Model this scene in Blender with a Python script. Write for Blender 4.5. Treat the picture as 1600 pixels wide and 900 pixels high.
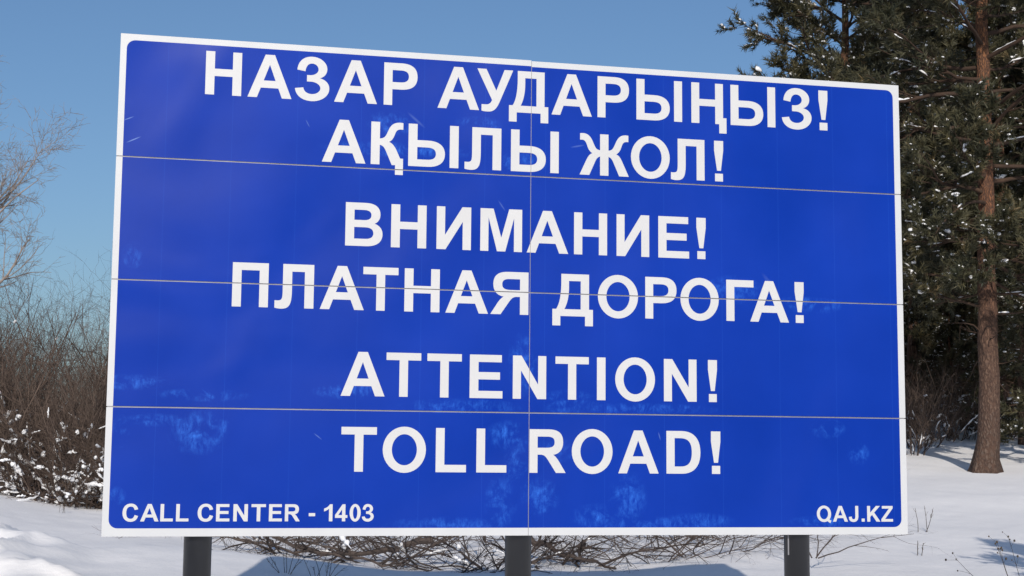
import bpy, bmesh, math
import numpy as np
from mathutils import Matrix, Vector

for o in list(bpy.data.objects):
    bpy.data.objects.remove(o)
S = bpy.context.scene
C = S.collection

# ---------------------------------------------------------------- camera
EYE = 1.75
PITCH, ROLL = 0.11325, 0.0085478
cam_d = bpy.data.cameras.new('camera')
cam_d.sensor_width = 36.0
cam_d.lens = 2321.17 / 1600 * 36.0
cam_d.clip_start, cam_d.clip_end = 0.1, 6000
cam = bpy.data.objects.new('camera', cam_d)
C.objects.link(cam)
rt, up0, fw = Vector((1, 0, 0)), Vector((0, -math.sin(PITCH), math.cos(PITCH))), Vector((0, math.cos(PITCH), math.sin(PITCH)))
cx_ = rt * math.cos(ROLL) + up0 * math.sin(ROLL)
cy_ = -rt * math.sin(ROLL) + up0 * math.cos(ROLL)
cam.matrix_world = Matrix.Translation((0, 0, EYE)) @ Matrix((cx_, cy_, -fw)).transposed().to_4x4()
S.camera = cam

# ---------------------------------------------------------------- sky and sun
SUN_EL, SUN_AZ = 26.0, 179.2          # azimuth clockwise from +Y: the sun stands behind the camera, a little to the right
W = bpy.data.worlds.new('World')
S.world = W
W.use_nodes = True
nt = W.node_tree
sky = nt.nodes.new('ShaderNodeTexSky')
sky.sky_type = 'NISHITA'
sky.sun_disc = False
sky.sun_elevation = math.radians(SUN_EL)
sky.sun_rotation = math.radians(SUN_AZ)
sky.altitude = 300
sky.air_density = 1.15
sky.dust_density = 2.1
sky.ozone_density = 6.0
bg = nt.nodes['Background']
bg.inputs['Strength'].default_value = 0.099
nt.links.new(sky.outputs[0], bg.inputs[0])
sl = bpy.data.lights.new('sun', 'SUN')
sl.energy = 3.6
sl.angle = math.radians(0.5)
sl.color = (1.0, 0.918, 0.82)
sun = bpy.data.objects.new('sun', sl)
C.objects.link(sun)
az, el = math.radians(SUN_AZ), math.radians(SUN_EL)
to_sun = Vector((math.sin(az) * math.cos(el), math.cos(az) * math.cos(el), math.sin(el)))
sun.rotation_euler = to_sun.to_track_quat('Z', 'Y').to_euler()
sun.location = to_sun * 60

S.view_settings.view_transform = 'Standard'
S.view_settings.look = 'None'
S.view_settings.gamma = 1.0
S.view_settings.exposure = 0.0
S.view_settings.use_curve_mapping = False


# ---------------------------------------------------------------- helpers
def tag(o, label=None, cat=None, group=None, kind=None):
    if label: o['label'] = label
    if cat: o['category'] = cat
    if group: o['group'] = group
    if kind: o['kind'] = kind
    return o


def link(name, me, mats, parent=None):
    o = bpy.data.objects.new(name, me)
    C.objects.link(o)
    if me is not None and not me.materials:
        for m in (mats if isinstance(mats, (list, tuple)) else [mats]):
            me.materials.append(m)
    if parent is not None:
        o.parent = parent
    return o


def empty(name, loc, rz=0.0):
    o = bpy.data.objects.new(name, None)
    o.empty_display_size = 0.3
    C.objects.link(o)
    o.location = loc
    o.rotation_euler = (0, 0, rz)
    return o


def mesh_np(name, V, F, smooth=False, col=None):
    """V (n,3) array, F (m,k) array of one face size."""
    V = np.ascontiguousarray(V, dtype=np.float32)
    F = np.ascontiguousarray(F, dtype=np.int32)
    me = bpy.data.meshes.new(name)
    m, k = F.shape
    me.vertices.add(len(V))
    me.vertices.foreach_set('co', V.ravel())
    me.loops.add(m * k)
    me.loops.foreach_set('vertex_index', F.ravel())
    me.polygons.add(m)
    me.polygons.foreach_set('loop_start', np.arange(0, m * k, k, dtype=np.int32))
    me.polygons.foreach_set('loop_total', np.full(m, k, dtype=np.int32))
    me.polygons.foreach_set('use_smooth', np.full(m, smooth, dtype=bool))
    if col is not None:
        a = me.attributes.new('tint', 'FLOAT', 'POINT')
        a.data.foreach_set('value', np.ascontiguousarray(col, dtype=np.float32))
    me.update()
    me.validate()
    return me


def nrm(v):
    return v / np.maximum(np.linalg.norm(v, axis=-1, keepdims=True), 1e-9)


def tubes(P, R, sides):
    """P (N,k,3) centre lines, R (N,k) radii -> vertices, quads (with end caps left open: ends are tiny)."""
    N, k, _ = P.shape
    T = np.empty_like(P)
    T[:, 1:-1] = P[:, 2:] - P[:, :-2]
    T[:, 0] = P[:, 1] - P[:, 0]
    T[:, -1] = P[:, -1] - P[:, -2]
    T = nrm(T)
    m = nrm(P[:, -1] - P[:, 0])
    ref = np.where(np.abs(m[:, 2:3]) > 0.8, np.array([[1.0, 0, 0]]), np.array([[0, 0, 1.0]]))[:, None, :]
    A = nrm(np.cross(T, np.broadcast_to(ref, T.shape)))
    B = np.cross(T, A)
    th = np.linspace(0, 2 * np.pi, sides, endpoint=False)
    V = P[:, :, None, :] + R[:, :, None, None] * (A[:, :, None, :] * np.cos(th)[None, None, :, None] + B[:, :, None, :] * np.sin(th)[None, None, :, None])
    idx = np.arange(N * k * sides).reshape(N, k, sides)
    a = idx[:, :-1, :]
    b = np.roll(idx, -1, axis=2)[:, :-1, :]
    c = np.roll(idx, -1, axis=2)[:, 1:, :]
    d = idx[:, 1:, :]
    return V.reshape(-1, 3), np.stack([a, d, c, b], -1).reshape(-1, 4)


class Bag:
    """collects vertex / quad arrays into one mesh"""
    def __init__(self):
        self.v, self.f, self.n = [], [], 0

    def add(self, V, F):
        self.v.append(V)
        self.f.append(F + self.n)
        self.n += len(V)

    def mesh(self, name, smooth=True):
        return mesh_np(name, np.concatenate(self.v), np.concatenate(self.f), smooth)


def grow(rng, P0, D0, L, k, wig, bend):
    """random walks: N lines of k points"""
    N = len(P0)
    P = np.empty((N, k, 3))
    P[:, 0] = P0
    D = nrm(D0).copy()
    step = (L / (k - 1))[:, None]
    for i in range(1, k):
        D = D + wig * rng.normal(size=(N, 3))
        D[:, 2] += bend
        D = nrm(D)
        P[:, i] = P[:, i - 1] + D * step
    return P


def sprout(rng, P, R, n, t0, t1, spread):
    """n children on random parents: start, direction, parent radius, t"""
    N, k, _ = P.shape
    pi = rng.integers(0, N, n)
    t = rng.uniform(t0, t1, n)
    x = t * (k - 1)
    i = np.minimum(x.astype(int), k - 2)
    f = (x - i)[:, None]
    A, B = P[pi, i], P[pi, i + 1]
    start = A * (1 - f) + B * f
    tan = nrm(B - A)
    r = R[pi, i] * (1 - f[:, 0]) + R[pi, i + 1] * f[:, 0]
    q = nrm(rng.normal(size=(n, 3)))
    q = nrm(q - tan * (q * tan).sum(-1, keepdims=True))
    s = spread if np.ndim(spread) else np.full(n, spread)
    s = s * rng.uniform(0.7, 1.3, n)
    D = tan * np.cos(s)[:, None] + q * np.sin(s)[:, None]
    return start, D, r, t, pi


def taper(r0, k, end=0.35):
    return r0[:, None] * np.linspace(1, end, k)[None, :]


# value noise
_rs = np.random.default_rng(7)
_perm = _rs.random((256, 256))


def vnoise(x, y):
    xi, yi = np.floor(x).astype(int), np.floor(y).astype(int)
    fx, fy = x - xi, y - yi
    fx, fy = fx * fx * fx * (fx * (6 * fx - 15) + 10), fy * fy * fy * (fy * (6 * fy - 15) + 10)
    g = lambda a, b: _perm[a & 255, b & 255]
    return (g(xi, yi) * (1 - fx) + g(xi + 1, yi) * fx) * (1 - fy) + (g(xi, yi + 1) * (1 - fx) + g(xi + 1, yi + 1) * fx) * fy - 0.5


def sstep(a, b, x):
    t = np.clip((x - a) / (b - a), 0, 1)
    return t * t * (3 - 2 * t)


# ---------------------------------------------------------------- materials
def mat(name):
    m = bpy.data.materials.new(name)
    m.use_nodes = True
    n = m.node_tree
    return m, n, n.nodes['Principled BSDF']


def nd(n, typ, **kw):
    x = n.nodes.new(typ)
    for k, v in kw.items():
        setattr(x, k, v)
    return x


def tex_noise(n, scale, detail=4, rough=0.55, coord=None, dist=0.0, mapping=None):
    t = nd(n, 'ShaderNodeTexNoise')
    t.inputs['Scale'].default_value = scale
    t.inputs['Detail'].default_value = detail
    t.inputs['Roughness'].default_value = rough
    t.inputs['Distortion'].default_value = dist
    tc = coord or nd(n, 'ShaderNodeTexCoord').outputs['Object']
    if mapping:
        mp = nd(n, 'ShaderNodeMapping')
        mp.inputs['Scale'].default_value = mapping
        n.links.new(tc, mp.inputs[0])
        tc = mp.outputs[0]
    n.links.new(tc, t.inputs['Vector'])
    return t


def ramp(n, src, stops):
    r = nd(n, 'ShaderNodeValToRGB')
    e = r.color_ramp.elements
    while len(e) < len(stops):
        e.new(0.5)
    for i, (p, c) in enumerate(stops):
        e[i].position = p
        e[i].color = (*c, 1) if len(c) == 3 else c
    n.links.new(src, r.inputs[0])
    return r


def bump(n, src, strength, dist, bsdf, prev=None):
    b = nd(n, 'ShaderNodeBump')
    b.inputs['Strength'].default_value = strength
    b.inputs['Distance'].default_value = dist
    n.links.new(src, b.inputs['Height'])
    if prev: n.links.new(prev.outputs[0], b.inputs['Normal'])
    n.links.new(b.outputs[0], bsdf.inputs['Normal'])
    return b


def math_n(n, op, a, b=None, c=None):
    x = nd(n, 'ShaderNodeMath', operation=op)
    for i, v in enumerate((a, b, c)):
        if v is None: continue
        if isinstance(v, (int, float)): x.inputs[i].default_value = v
        else: n.links.new(v, x.inputs[i])
    return x.outputs[0]


def mixc(n, fac, a, b):
    x = nd(n, 'ShaderNodeMix', data_type='RGBA')
    for s, v in ((0, fac), (6, a), (7, b)):
        if isinstance(v, (int, float)): x.inputs[s].default_value = v
        elif isinstance(v, tuple): x.inputs[s].default_value = (*v, 1)
        else: n.links.new(v, x.inputs[s])
    return x.outputs[2]


def m_snow():
    m, n, b = mat('snow')
    b.inputs['Roughness'].default_value = 0.7
    b.inputs['Specular IOR Level'].default_value = 0.25
    t = tex_noise(n, 0.35, 5)
    r = ramp(n, t.outputs[0], [(0.35, (0.85, 0.842, 0.838)), (0.65, (0.89, 0.88, 0.872))])
    n.links.new(r.outputs[0], b.inputs['Base Color'])
    t2 = tex_noise(n, 9, 6, 0.6)
    p = bump(n, t2.outputs[0], 0.35, 0.03, b)
    t3 = tex_noise(n, 90, 3, 0.6)
    bump(n, t3.outputs[0], 0.3, 0.006, b, p)
    return m


def m_branch_snow():
    m, n, b = mat('branch_snow')
    b.inputs['Roughness'].default_value = 0.75
    b.inputs['Specular IOR Level'].default_value = 0.2
    b.inputs['Base Color'].default_value = (0.84, 0.85, 0.87, 1)
    t = tex_noise(n, 30, 3)
    bump(n, t.outputs[0], 0.4, 0.02, b)
    return m


def m_twig(name, c0, c1):
    m, n, b = mat(name)
    b.inputs['Roughness'].default_value = 0.8
    b.inputs['Specular IOR Level'].default_value = 0.2
    t = tex_noise(n, 2.2, 4)
    r = ramp(n, t.outputs[0], [(0.3, c0), (0.7, c1)])
    oi = nd(n, 'ShaderNodeObjectInfo')
    mu = nd(n, 'ShaderNodeMix', data_type='RGBA', blend_type='MULTIPLY')
    mu.inputs[0].default_value = 1
    vr = ramp(n, oi.outputs['Random'], [(0.0, (0.6, 0.58, 0.58)), (1.0, (1.35, 1.33, 1.3))])
    n.links.new(r.outputs[0], mu.inputs[6]); n.links.new(vr.outputs[0], mu.inputs[7])
    n.links.new(mu.outputs[2], b.inputs['Base Color'])
    return m


def m_needle():
    m, n, b = mat('pine_needles')
    b.inputs['Roughness'].default_value = 0.55
    b.inputs['Specular IOR Level'].default_value = 0.3
    a = nd(n, 'ShaderNodeAttribute', attribute_name='tint')
    r = ramp(n, a.outputs['Fac'], [(0.0, (0.026, 0.030, 0.018)), (0.5, (0.060, 0.057, 0.030)), (0.85, (0.10, 0.086, 0.042)), (1.0, (0.15, 0.11, 0.055))])
    n.links.new(r.outputs[0], b.inputs['Base Color'])
    return m


def m_bark():
    m, n, b = mat('pine_bark')
    b.inputs['Roughness'].default_value = 0.9
    b.inputs['Specular IOR Level'].default_value = 0.15
    tc = nd(n, 'ShaderNodeTexCoord').outputs['Object']
    v = nd(n, 'ShaderNodeTexVoronoi', feature='DISTANCE_TO_EDGE')
    mp = nd(n, 'ShaderNodeMapping')
    mp.inputs['Scale'].default_value = (17, 17, 4.2)
    t0 = tex_noise(n, 3, 4, coord=tc)
    ad = nd(n, 'ShaderNodeVectorMath', operation='ADD')
    sc = nd(n, 'ShaderNodeVectorMath', operation='SCALE')
    sc.inputs['Scale'].default_value = 0.25
    n.links.new(t0.outputs[1], sc.inputs[0])
    n.links.new(tc, ad.inputs[0]); n.links.new(sc.outputs[0], ad.inputs[1])
    n.links.new(ad.outputs[0], mp.inputs[0]); n.links.new(mp.outputs[0], v.inputs['Vector'])
    v.inputs['Scale'].default_value = 1.0
    plate = ramp(n, v.outputs[0], [(0.0, (0, 0, 0)), (0.30, (1, 1, 1))])
    sx = nd(n, 'ShaderNodeSeparateXYZ')
    n.links.new(tc, sx.inputs[0])
    hz = math_n(n, 'ADD', sx.outputs[2], math_n(n, 'MULTIPLY', t0.outputs[0], 1.6))
    hr = ramp(n, math_n(n, 'DIVIDE', hz, 12.0), [(0.12, (0.125, 0.092, 0.075)), (0.36, (0.15, 0.092, 0.066)), (0.62, (0.235, 0.112, 0.062)), (1.0, (0.27, 0.13, 0.065))])
    t1 = tex_noise(n, 14, 5, coord=tc)
    c = mixc(n, plate.outputs[0], (0.085, 0.052, 0.040), hr.outputs[0])
    gg = ramp(n, t1.outputs[0], [(0.35, (0.62, 0.62, 0.64)), (0.7, (1.1, 1.06, 1.0))])
    mu = nd(n, 'ShaderNodeMix', data_type='RGBA', blend_type='MULTIPLY')
    mu.inputs[0].default_value = 1
    n.links.new(c, mu.inputs[6]); n.links.new(gg.outputs[0], mu.inputs[7])
    n.links.new(mu.outputs[2], b.inputs['Base Color'])
    p = bump(n, plate.outputs[0], 0.7, 0.03, b)
    bump(n, t1.outputs[0], 0.5, 0.012, b, p)
    return m


def m_film():
    """blue reflective sheeting, with pale scuffs, faint sheet joints and a slight waviness"""
    m, n, b = mat('blue_reflective_film')
    tc = nd(n, 'ShaderNodeTexCoord').outputs['Object']
    sx = nd(n, 'ShaderNodeSeparateXYZ'); n.links.new(tc, sx.inputs[0])
    big = tex_noise(n, 0.9, 3, coord=tc)
    base = ramp(n, big.outputs[0], [(0.3, (0.0016, 0.026, 0.26)), (0.7, (0.0026, 0.033, 0.315))])
    # scuffs: streaky noise, strongest in hand-placed worn places (u, v, half width, half height)
    streak = tex_noise(n, 7.0, 6, 0.7, coord=tc, dist=0.6)
    st = ramp(n, streak.outputs[0], [(0.44, (0, 0, 0)), (0.62, (1, 1, 1))])
    fine = tex_noise(n, 26, 4, 0.7, coord=tc, mapping=(1.6, 1, 0.6))
    fr = ramp(n, fine.outputs[0], [(0.36, (0, 0, 0)), (0.66, (1, 1, 1))])
    worn = None
    spots = [(0.62, 0.72, 0.22, 0.17), (0.10, 0.72, 0.07, 0.12), (0.09, 0.28, 0.07, 0.07), (0.16, 1.06, 0.3, 0.06), (0.65, 0.98, 0.35, 0.05),
             (2.85, 0.72, 0.20, 0.12), (2.78, 0.22, 0.12, 0.22), (2.4, 0.07, 0.5, 0.07), (3.10, 0.28, 0.14, 0.16), (3.75, 0.27, 0.16, 0.22),
             (3.9, 0.08, 0.5, 0.06), (2.5, 0.93, 0.5, 0.06), (3.9, 0.93, 0.6, 0.05), (5.35, 0.80, 0.16, 0.08), (5.6, 0.62, 0.1, 0.1),
             (0.14, 1.95, 0.08, 0.10), (1.95, 3.0, 0.2, 0.10), (2.6, 3.02, 0.2, 0.07), (2.95, 1.25, 0.12, 0.25), (5.2, 1.75, 0.35, 0.07),
             (2.0, 2.80, 0.6, 0.06), (5.3, 0.10, 0.3, 0.05), (3.2, 0.62, 0.16, 0.10),
             (3.3, 0.97, 0.25, 0.10), (2.9, 0.45, 0.10, 0.30), (3.55, 0.14, 0.25, 0.10), (4.3, 0.10, 0.3, 0.07), (1.7, 1.02, 0.3, 0.06), (0.35, 0.80, 0.25, 0.05), (4.6, 1.85, 0.25, 0.12), (2.9, 2.75, 0.25, 0.08)]
    for (u, v, hu, hv) in spots:
        dx = math_n(n, 'MULTIPLY_ADD', sx.outputs[0], 1 / hu, -(u - 3) / hu)
        dz = math_n(n, 'MULTIPLY_ADD', sx.outputs[2], 1 / hv, -(v + SIGN_Z) / hv)
        d = math_n(n, 'ADD', math_n(n, 'MULTIPLY', dx, dx), math_n(n, 'MULTIPLY', dz, dz))
        g = math_n(n, 'MAXIMUM', math_n(n, 'SUBTRACT', 1.0, d), 0.0)
        worn = g if worn is None else math_n(n, 'MAXIMUM', worn, g)
    # the curved smear under the lower left joint
    for (u, v, r, w) in [(0.64, 0.79, 0.15, 0.045)]:
        dx = math_n(n, 'ADD', sx.outputs[0], -(u - 3))
        dz = math_n(n, 'ADD', sx.outputs[2], -(v + SIGN_Z))
        d = math_n(n, 'ADD', math_n(n, 'SQRT', math_n(n, 'ADD', math_n(n, 'MULTIPLY', dx, dx), math_n(n, 'MULTIPLY', dz, dz))), math_n(n, 'MULTIPLY_ADD', streak.outputs[0], 0.16, -0.08))
        ring = math_n(n, 'MAXIMUM', math_n(n, 'SUBTRACT', 1.0, math_n(n, 'DIVIDE', math_n(n, 'ABSOLUTE', math_n(n, 'SUBTRACT', d, r)), w)), 0.0)
        ring = math_n(n, 'MULTIPLY', ring, math_n(n, 'LESS_THAN', dz, 0.02))
        ringm = math_n(n, 'MULTIPLY', ring, fr.outputs[0])
    sc = math_n(n, 'MULTIPLY', math_n(n, 'MULTIPLY', worn, st.outputs[0]), fr.outputs[0])
    sc = math_n(n, 'MINIMUM', math_n(n, 'MAXIMUM', math_n(n, 'MULTIPLY', sc, 0.8), math_n(n, 'MULTIPLY', ringm, 0.5)), 0.8)
    col = mixc(n, sc, base.outputs[0], (0.03, 0.15, 0.62))
    # thin vertical sheet joints every 0.46 m
    fx = math_n(n, 'FRACT', math_n(n, 'DIVIDE', math_n(n, 'ADD', sx.outputs[0], 3.13), 0.463))
    ln = math_n(n, 'LESS_THAN', fx, 0.008)
    col = mixc(n, math_n(n, 'MULTIPLY', ln, 0.13), col, (0.03, 0.13, 0.6))
    # a few scratches (u, v, half length, half width, angle)
    for (u, v, hl, hw, an, k_) in [(0.075, 2.925, 0.045, 0.004, 24, .5), (0.115, 2.775, 0.06, 0.005, 26, .55), (0.62, 3.40, 0.03, 0.004, -35, .3), (1.335, 2.96, 0.035, 0.004, -62, .3),
                                   (2.13, 3.03, 0.09, 0.012, -40, .16), (2.78, 2.42, 0.05, 0.007, -55, .2), (1.46, 0.70, 0.04, 0.004, -38, .35), (4.0, 0.73, 0.035, 0.005, -75, .3), (3.36, 2.9, 0.06, 0.008, 12, .2), (4.9, 1.9, 0.12, 0.02, -50, .1)]:
        ca, sa = math.cos(math.radians(an)), math.sin(math.radians(an))
        dx = math_n(n, 'ADD', sx.outputs[0], -(u - 3))
        dz = math_n(n, 'ADD', sx.outputs[2], -(v + SIGN_Z))
        p1 = math_n(n, 'ADD', math_n(n, 'MULTIPLY', dx, ca / hl), math_n(n, 'MULTIPLY', dz, sa / hl))
        p2 = math_n(n, 'ADD', math_n(n, 'MULTIPLY', dx, -sa / hw), math_n(n, 'MULTIPLY', dz, ca / hw))
        g = math_n(n, 'MAXIMUM', math_n(n, 'SUBTRACT', 1.0, math_n(n, 'ADD', math_n(n, 'MULTIPLY', p1, p1), math_n(n, 'MULTIPLY', p2, p2))), 0.0)
        col = mixc(n, math_n(n, 'MULTIPLY', g, k_), col, (0.22, 0.34, 0.62))
    n.links.new(col, b.inputs['Base Color'])
    b.inputs['Roughness'].default_value = 0.36
    rr = ramp(n, big.outputs[0], [(0.3, (0.30,) * 3), (0.7, (0.44,) * 3)])
    n.links.new(rr.outputs[0], b.inputs['Roughness'])
    b.inputs['Specular IOR Level'].default_value = 0.095
    wav = tex_noise(n, 0.75, 1.6, 0.4, coord=tc, mapping=(1, 1, 1.15), dist=0.4)
    p = bump(n, wav.outputs[0], 1.0, 0.085, b)
    bump(n, fine.outputs[0], 0.12, 0.002, b, p)
    return m


def m_white_film(name, c):
    m, n, b = mat(name)
    t = tex_noise(n, 2.5, 5)
    r = ramp(n, t.outputs[0], [(0.3, tuple(x * 0.94 for x in c)), (0.7, c)])
    n.links.new(r.outputs[0], b.inputs['Base Color'])
    b.inputs['Roughness'].default_value = 0.45
    b.inputs['Specular IOR Level'].default_value = 0.35
    w = tex_noise(n, 1.3, 3)
    bump(n, w.outputs[0], 0.6, 0.02, b)
    return m


def m_metal(name, c, rough, metal):
    m, n, b = mat(name)
    t = tex_noise(n, 6, 5, mapping=(1, 1, 0.3))
    r = ramp(n, t.outputs[0], [(0.3, tuple(x * 0.8 for x in c)), (0.7, tuple(x * 1.15 for x in c))])
    n.links.new(r.outputs[0], b.inputs['Base Color'])
    b.inputs['Roughness'].default_value = rough
    b.inputs['Metallic'].default_value = metal
    bump(n, t.outputs[0], 0.15, 0.01, b)
    return m


# ---------------------------------------------------------------- terrain
YL = np.array([-60, 0, 6, 10, 14, 18, 21, 25, 30, 36, 60, 120, 400, 3000.])
ZL = np.array([-.3, 0.0, .15, .38, .46, .50, .50, .58, .70, .80, 1.2, 2.0, 3.0, 4.])
ZM = np.array([-.3, 0.0, .08, .20, .27, .32, .22, .46, .80, 1.05, 2.0, 3.5, 5.0, 6.])
ZR = np.array([-.3, 0.0, .10, .28, .34, .38, .42, .66, 1.00, 1.42, 3.6, 6.5, 9.0, 10.])


def smooth_interp(y, Y, Z):
    i = np.clip(np.searchsorted(Y, y) - 1, 0, len(Y) - 2)
    m = np.gradient(Z, Y)
    h = Y[i + 1] - Y[i]
    t = np.clip((y - Y[i]) / h, 0, 1)
    h00, h10, h01, h11 = 2*t**3-3*t**2+1, t**3-2*t**2+t, -2*t**3+3*t**2, t**3-t**2
    return h00*Z[i] + h10*h*m[i] + h01*Z[i+1] + h11*h*m[i+1]


def ground_z(x, y):
    x, y = np.asarray(x, float), np.asarray(y, float)
    q = x / np.maximum(np.abs(y), 8)
    wl = 1 - sstep(-0.24, -0.06, q)
    wr = sstep(0.04, 0.24, q)
    z = smooth_interp(y, YL, ZL) * wl + smooth_interp(y, YM_, ZM) * (1 - wl - wr) + smooth_interp(y, YL, ZR) * wr
    z = z + 0.30 * sstep(0.27, 0.37, -q) * sstep(16, 30, y)
    # snow crest behind the sign: higher on its left
    cr = np.exp(-((y - 18.0 - 0.6 * vnoise(x * 0.35, y * 0 + 3.1)) / 1.3) ** 2) * (1 - sstep(3.5, 6.0, x)) * sstep(-7, -3.6, x)
    z = z + cr * (0.035 - 0.020 * x)
    # ploughed bank on the left with wind ripples
    ax, ay, bx, by = -7.0, 22.0, -2.6, 12.5
    nx, ny = (by - ay), -(bx - ax)
    ln = math.hypot(nx, ny)
    d = ((x - ax) * nx + (y - ay) * ny) / ln          # >0 on the left side
    d = d + 0.5 * vnoise(x * 0.6, y * 0.6)
    bank = sstep(-0.2, 1.3, d) * sstep(5, 8, y) * (1 - sstep(20, 27, y))
    z = z + 0.24 * bank
    w1 = vnoise(x * 0.7 + 5, y * 0.35)
    rip = 1 - np.abs(2 * vnoise(x * 0.9 + 1.3 * w1, y * 0.55 + 0.9 * w1 + 9.0))
    rip2 = 1 - np.abs(2 * vnoise(x * 2.1 + 2 * w1 + 31, y * 1.1 + 2 * w1))
    z = z + bank * (0.42 * (rip - 0.75) + 0.20 * (rip2 - 0.75))
    amp = np.minimum(1, np.maximum(0, (np.hypot(x, y) - 4) / 6))
    z = z + amp * (0.10 * vnoise(x * 0.22, y * 0.22) + 0.05 * vnoise(x * 0.8 + 7, y * 0.5) + 0.018 * vnoise(x * 2.5, y * 1.8) + 0.008 * vnoise(x * 6, y * 6))
    return z


YM_ = YL


def gz(x, y):
    return float(ground_z(np.array([x]), np.array([y]))[0])


ang = np.concatenate([np.linspace(-24, 24, 430), np.linspace(24, 336, 120)[1:-1]])
ang = np.radians(ang)
rad = np.concatenate([[0.02], np.linspace(1.0, 7.5, 26), np.geomspace(7.8, 60, 330), np.geomspace(62, 3000, 50)])
AA, RR = np.meshgrid(ang, rad)
GX, GY = RR * np.sin(AA), RR * np.cos(AA)
GZ = ground_z(GX.ravel(), GY.ravel())
idx = np.arange(AA.size).reshape(AA.shape)
nx_ = np.roll(idx, -1, axis=1)
F = np.stack([idx[:-1], nx_[:-1], nx_[1:], idx[1:]], -1).reshape(-1, 4)
V = np.stack([GX.ravel(), GY.ravel(), GZ], 1)
M_SNOW = m_snow()
g = link('snow_ground', mesh_np('snow_ground', V, F[:, ::-1], True), M_SNOW)
tag(g, kind='structure')

# ---------------------------------------------------------------- the sign
SX, SY, SYAW = 0.1324, 10.9446, 0.214009
SIGN_W, SIGN_H = 6.0, 3.5397
SG = gz(SX, SY)
SIGN_Z = EYE - 0.5664 - SG            # bottom edge above the sign's base
M_FILM = m_film()
M_WHITE = m_white_film('white_film', (0.515, 0.53, 0.545))
M_LETTER = m_white_film('white_letter_film', (0.525, 0.53, 0.535))
M_POST = m_metal('dark_painted_steel', (0.020, 0.021, 0.024), 0.34, 0.0)
M_ALU = m_metal('aluminium', (0.24, 0.235, 0.25), 0.5, 0.3)

sign = empty('road_sign', (SX, SY, SG), SYAW)
tag(sign, 'large blue toll road billboard with white lettering and border on dark posts', 'road sign')

ROWS = [0.0, 0.8895, 1.7775, 2.6520, SIGN_H]      # joints measured upward
GAP_H, GAP_V = 0.0075, 0.0032
FRONT = -0.006


def box_bm(bm, x0, x1, y0, y1, z0, z1):
    vs = [bm.verts.new(p) for p in ((x0, y0, z0), (x1, y0, z0), (x1, y1, z0), (x0, y1, z0), (x0, y0, z1), (x1, y0, z1), (x1, y1, z1), (x0, y1, z1))]
    for f in ((0, 1, 5, 4), (1, 2, 6, 5), (2, 3, 7, 6), (3, 0, 4, 7), (4, 5, 6, 7), (3, 2, 1, 0)):
        bm.faces.new([vs[i] for i in f])


def bm_obj(name, bm, m, parent, smooth=False, bev=0.0):
    if bev:
        bmesh.ops.bevel(bm, geom=bm.edges[:], offset=bev, segments=2, affect='EDGES', profile=0.5)
    bmesh.ops.recalc_face_normals(bm, faces=bm.faces)
    me = bpy.data.meshes.new(name)
    bm.to_mesh(me)
    bm.free()
    if smooth:
        for p in me.polygons: p.use_smooth = True
    return link(name, me, m, parent)


def corner(cx, cz, a0, r, n=7):
    return [(cx + r * math.cos(math.radians(a0 + 90 * i / n)), cz + r * math.sin(math.radians(a0 + 90 * i / n))) for i in range(n + 1)]


BL, BR_, BT, BB, RADC = 0.044, 0.052, 0.045, 0.056, 0.060
rp = np.random.default_rng(3)
for ci in range(2):
    for ri in range(4):
        u0 = 0.0 if ci == 0 else 3.0 + GAP_V / 2
        u1 = 3.0 - GAP_V / 2 if ci == 0 else SIGN_W
        v0 = ROWS[ri] + (GAP_H / 2 if ri else 0)
        v1 = ROWS[ri + 1] - (GAP_H / 2 if ri < 3 else 0)
        if ri == 3 and ci == 1: v1 -= 0.006
        bm = bmesh.new()
        box_bm(bm, u0 - 3, u1 - 3, FRONT + 0.0012, 0.0, v0 + SIGN_Z, v1 + SIGN_Z)
        pan = bm_obj('panel', bm, M_WHITE, sign)
        # blue sheet on this panel, rounded at the sign's own corners
        a0 = BL if ci == 0 else u0 + 0.0006
        a1 = u1 - 0.0006 if ci == 0 else SIGN_W - BR_
        b0 = BB if ri == 0 else v0 + 0.0006
        b1 = SIGN_H - BT - (0.006 if ci else 0) if ri == 3 else v1 - 0.0006
        pts = []
        pts += corner(a0 + RADC, b0 + RADC, 180, RADC) if (ci, ri) == (0, 0) else [(a0, b0)]
        pts += corner(a1 - RADC, b0 + RADC, 270, RADC) if (ci, ri) == (1, 0) else [(a1, b0)]
        pts += corner(a1 - RADC, b1 - RADC, 0, RADC) if (ci, ri) == (1, 3) else [(a1, b1)]
        pts += corner(a0 + RADC, b1 - RADC, 90, RADC) if (ci, ri) == (0, 3) else [(a0, b1)]
        bm = bmesh.new()
        f = bm.faces.new([bm.verts.new((u - 3, FRONT, v + SIGN_Z)) for u, v in pts])
        ex = bmesh.ops.extrude_face_region(bm, geom=[f])
        bmesh.ops.translate(bm, verts=[e for e in ex['geom'] if isinstance(e, bmesh.types.BMVert)], vec=(0, 0.0010, 0))
        bm_obj('blue_sheet', bm, M_FILM, pan)

# strips seen in the joints
for v in ROWS[1:4]:
    bm = bmesh.new()
    box_bm(bm, -2.995, 2.995, 0.0005, 0.004, v + SIGN_Z - 0.022, v + SIGN_Z + 0.022)
    bm_obj('joint_strip', bm, M_ALU, sign)
bm = bmesh.new()
box_bm(bm, -0.02, 0.02, 0.0045, 0.007, SIGN_Z + 0.003, SIGN_Z + SIGN_H - 0.012)
bm_obj('joint_strip', bm, M_ALU, sign)
# rails behind
for v in (0.10, 0.80, 1.70, 2.58, 3.42):
    bm = bmesh.new()
    box_bm(bm, -2.96, 2.96, 0.0075, 0.05, v + SIGN_Z - 0.03, v + SIGN_Z + 0.03)
    bm_obj('rail', bm, M_ALU, sign, bev=0.004)
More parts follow.
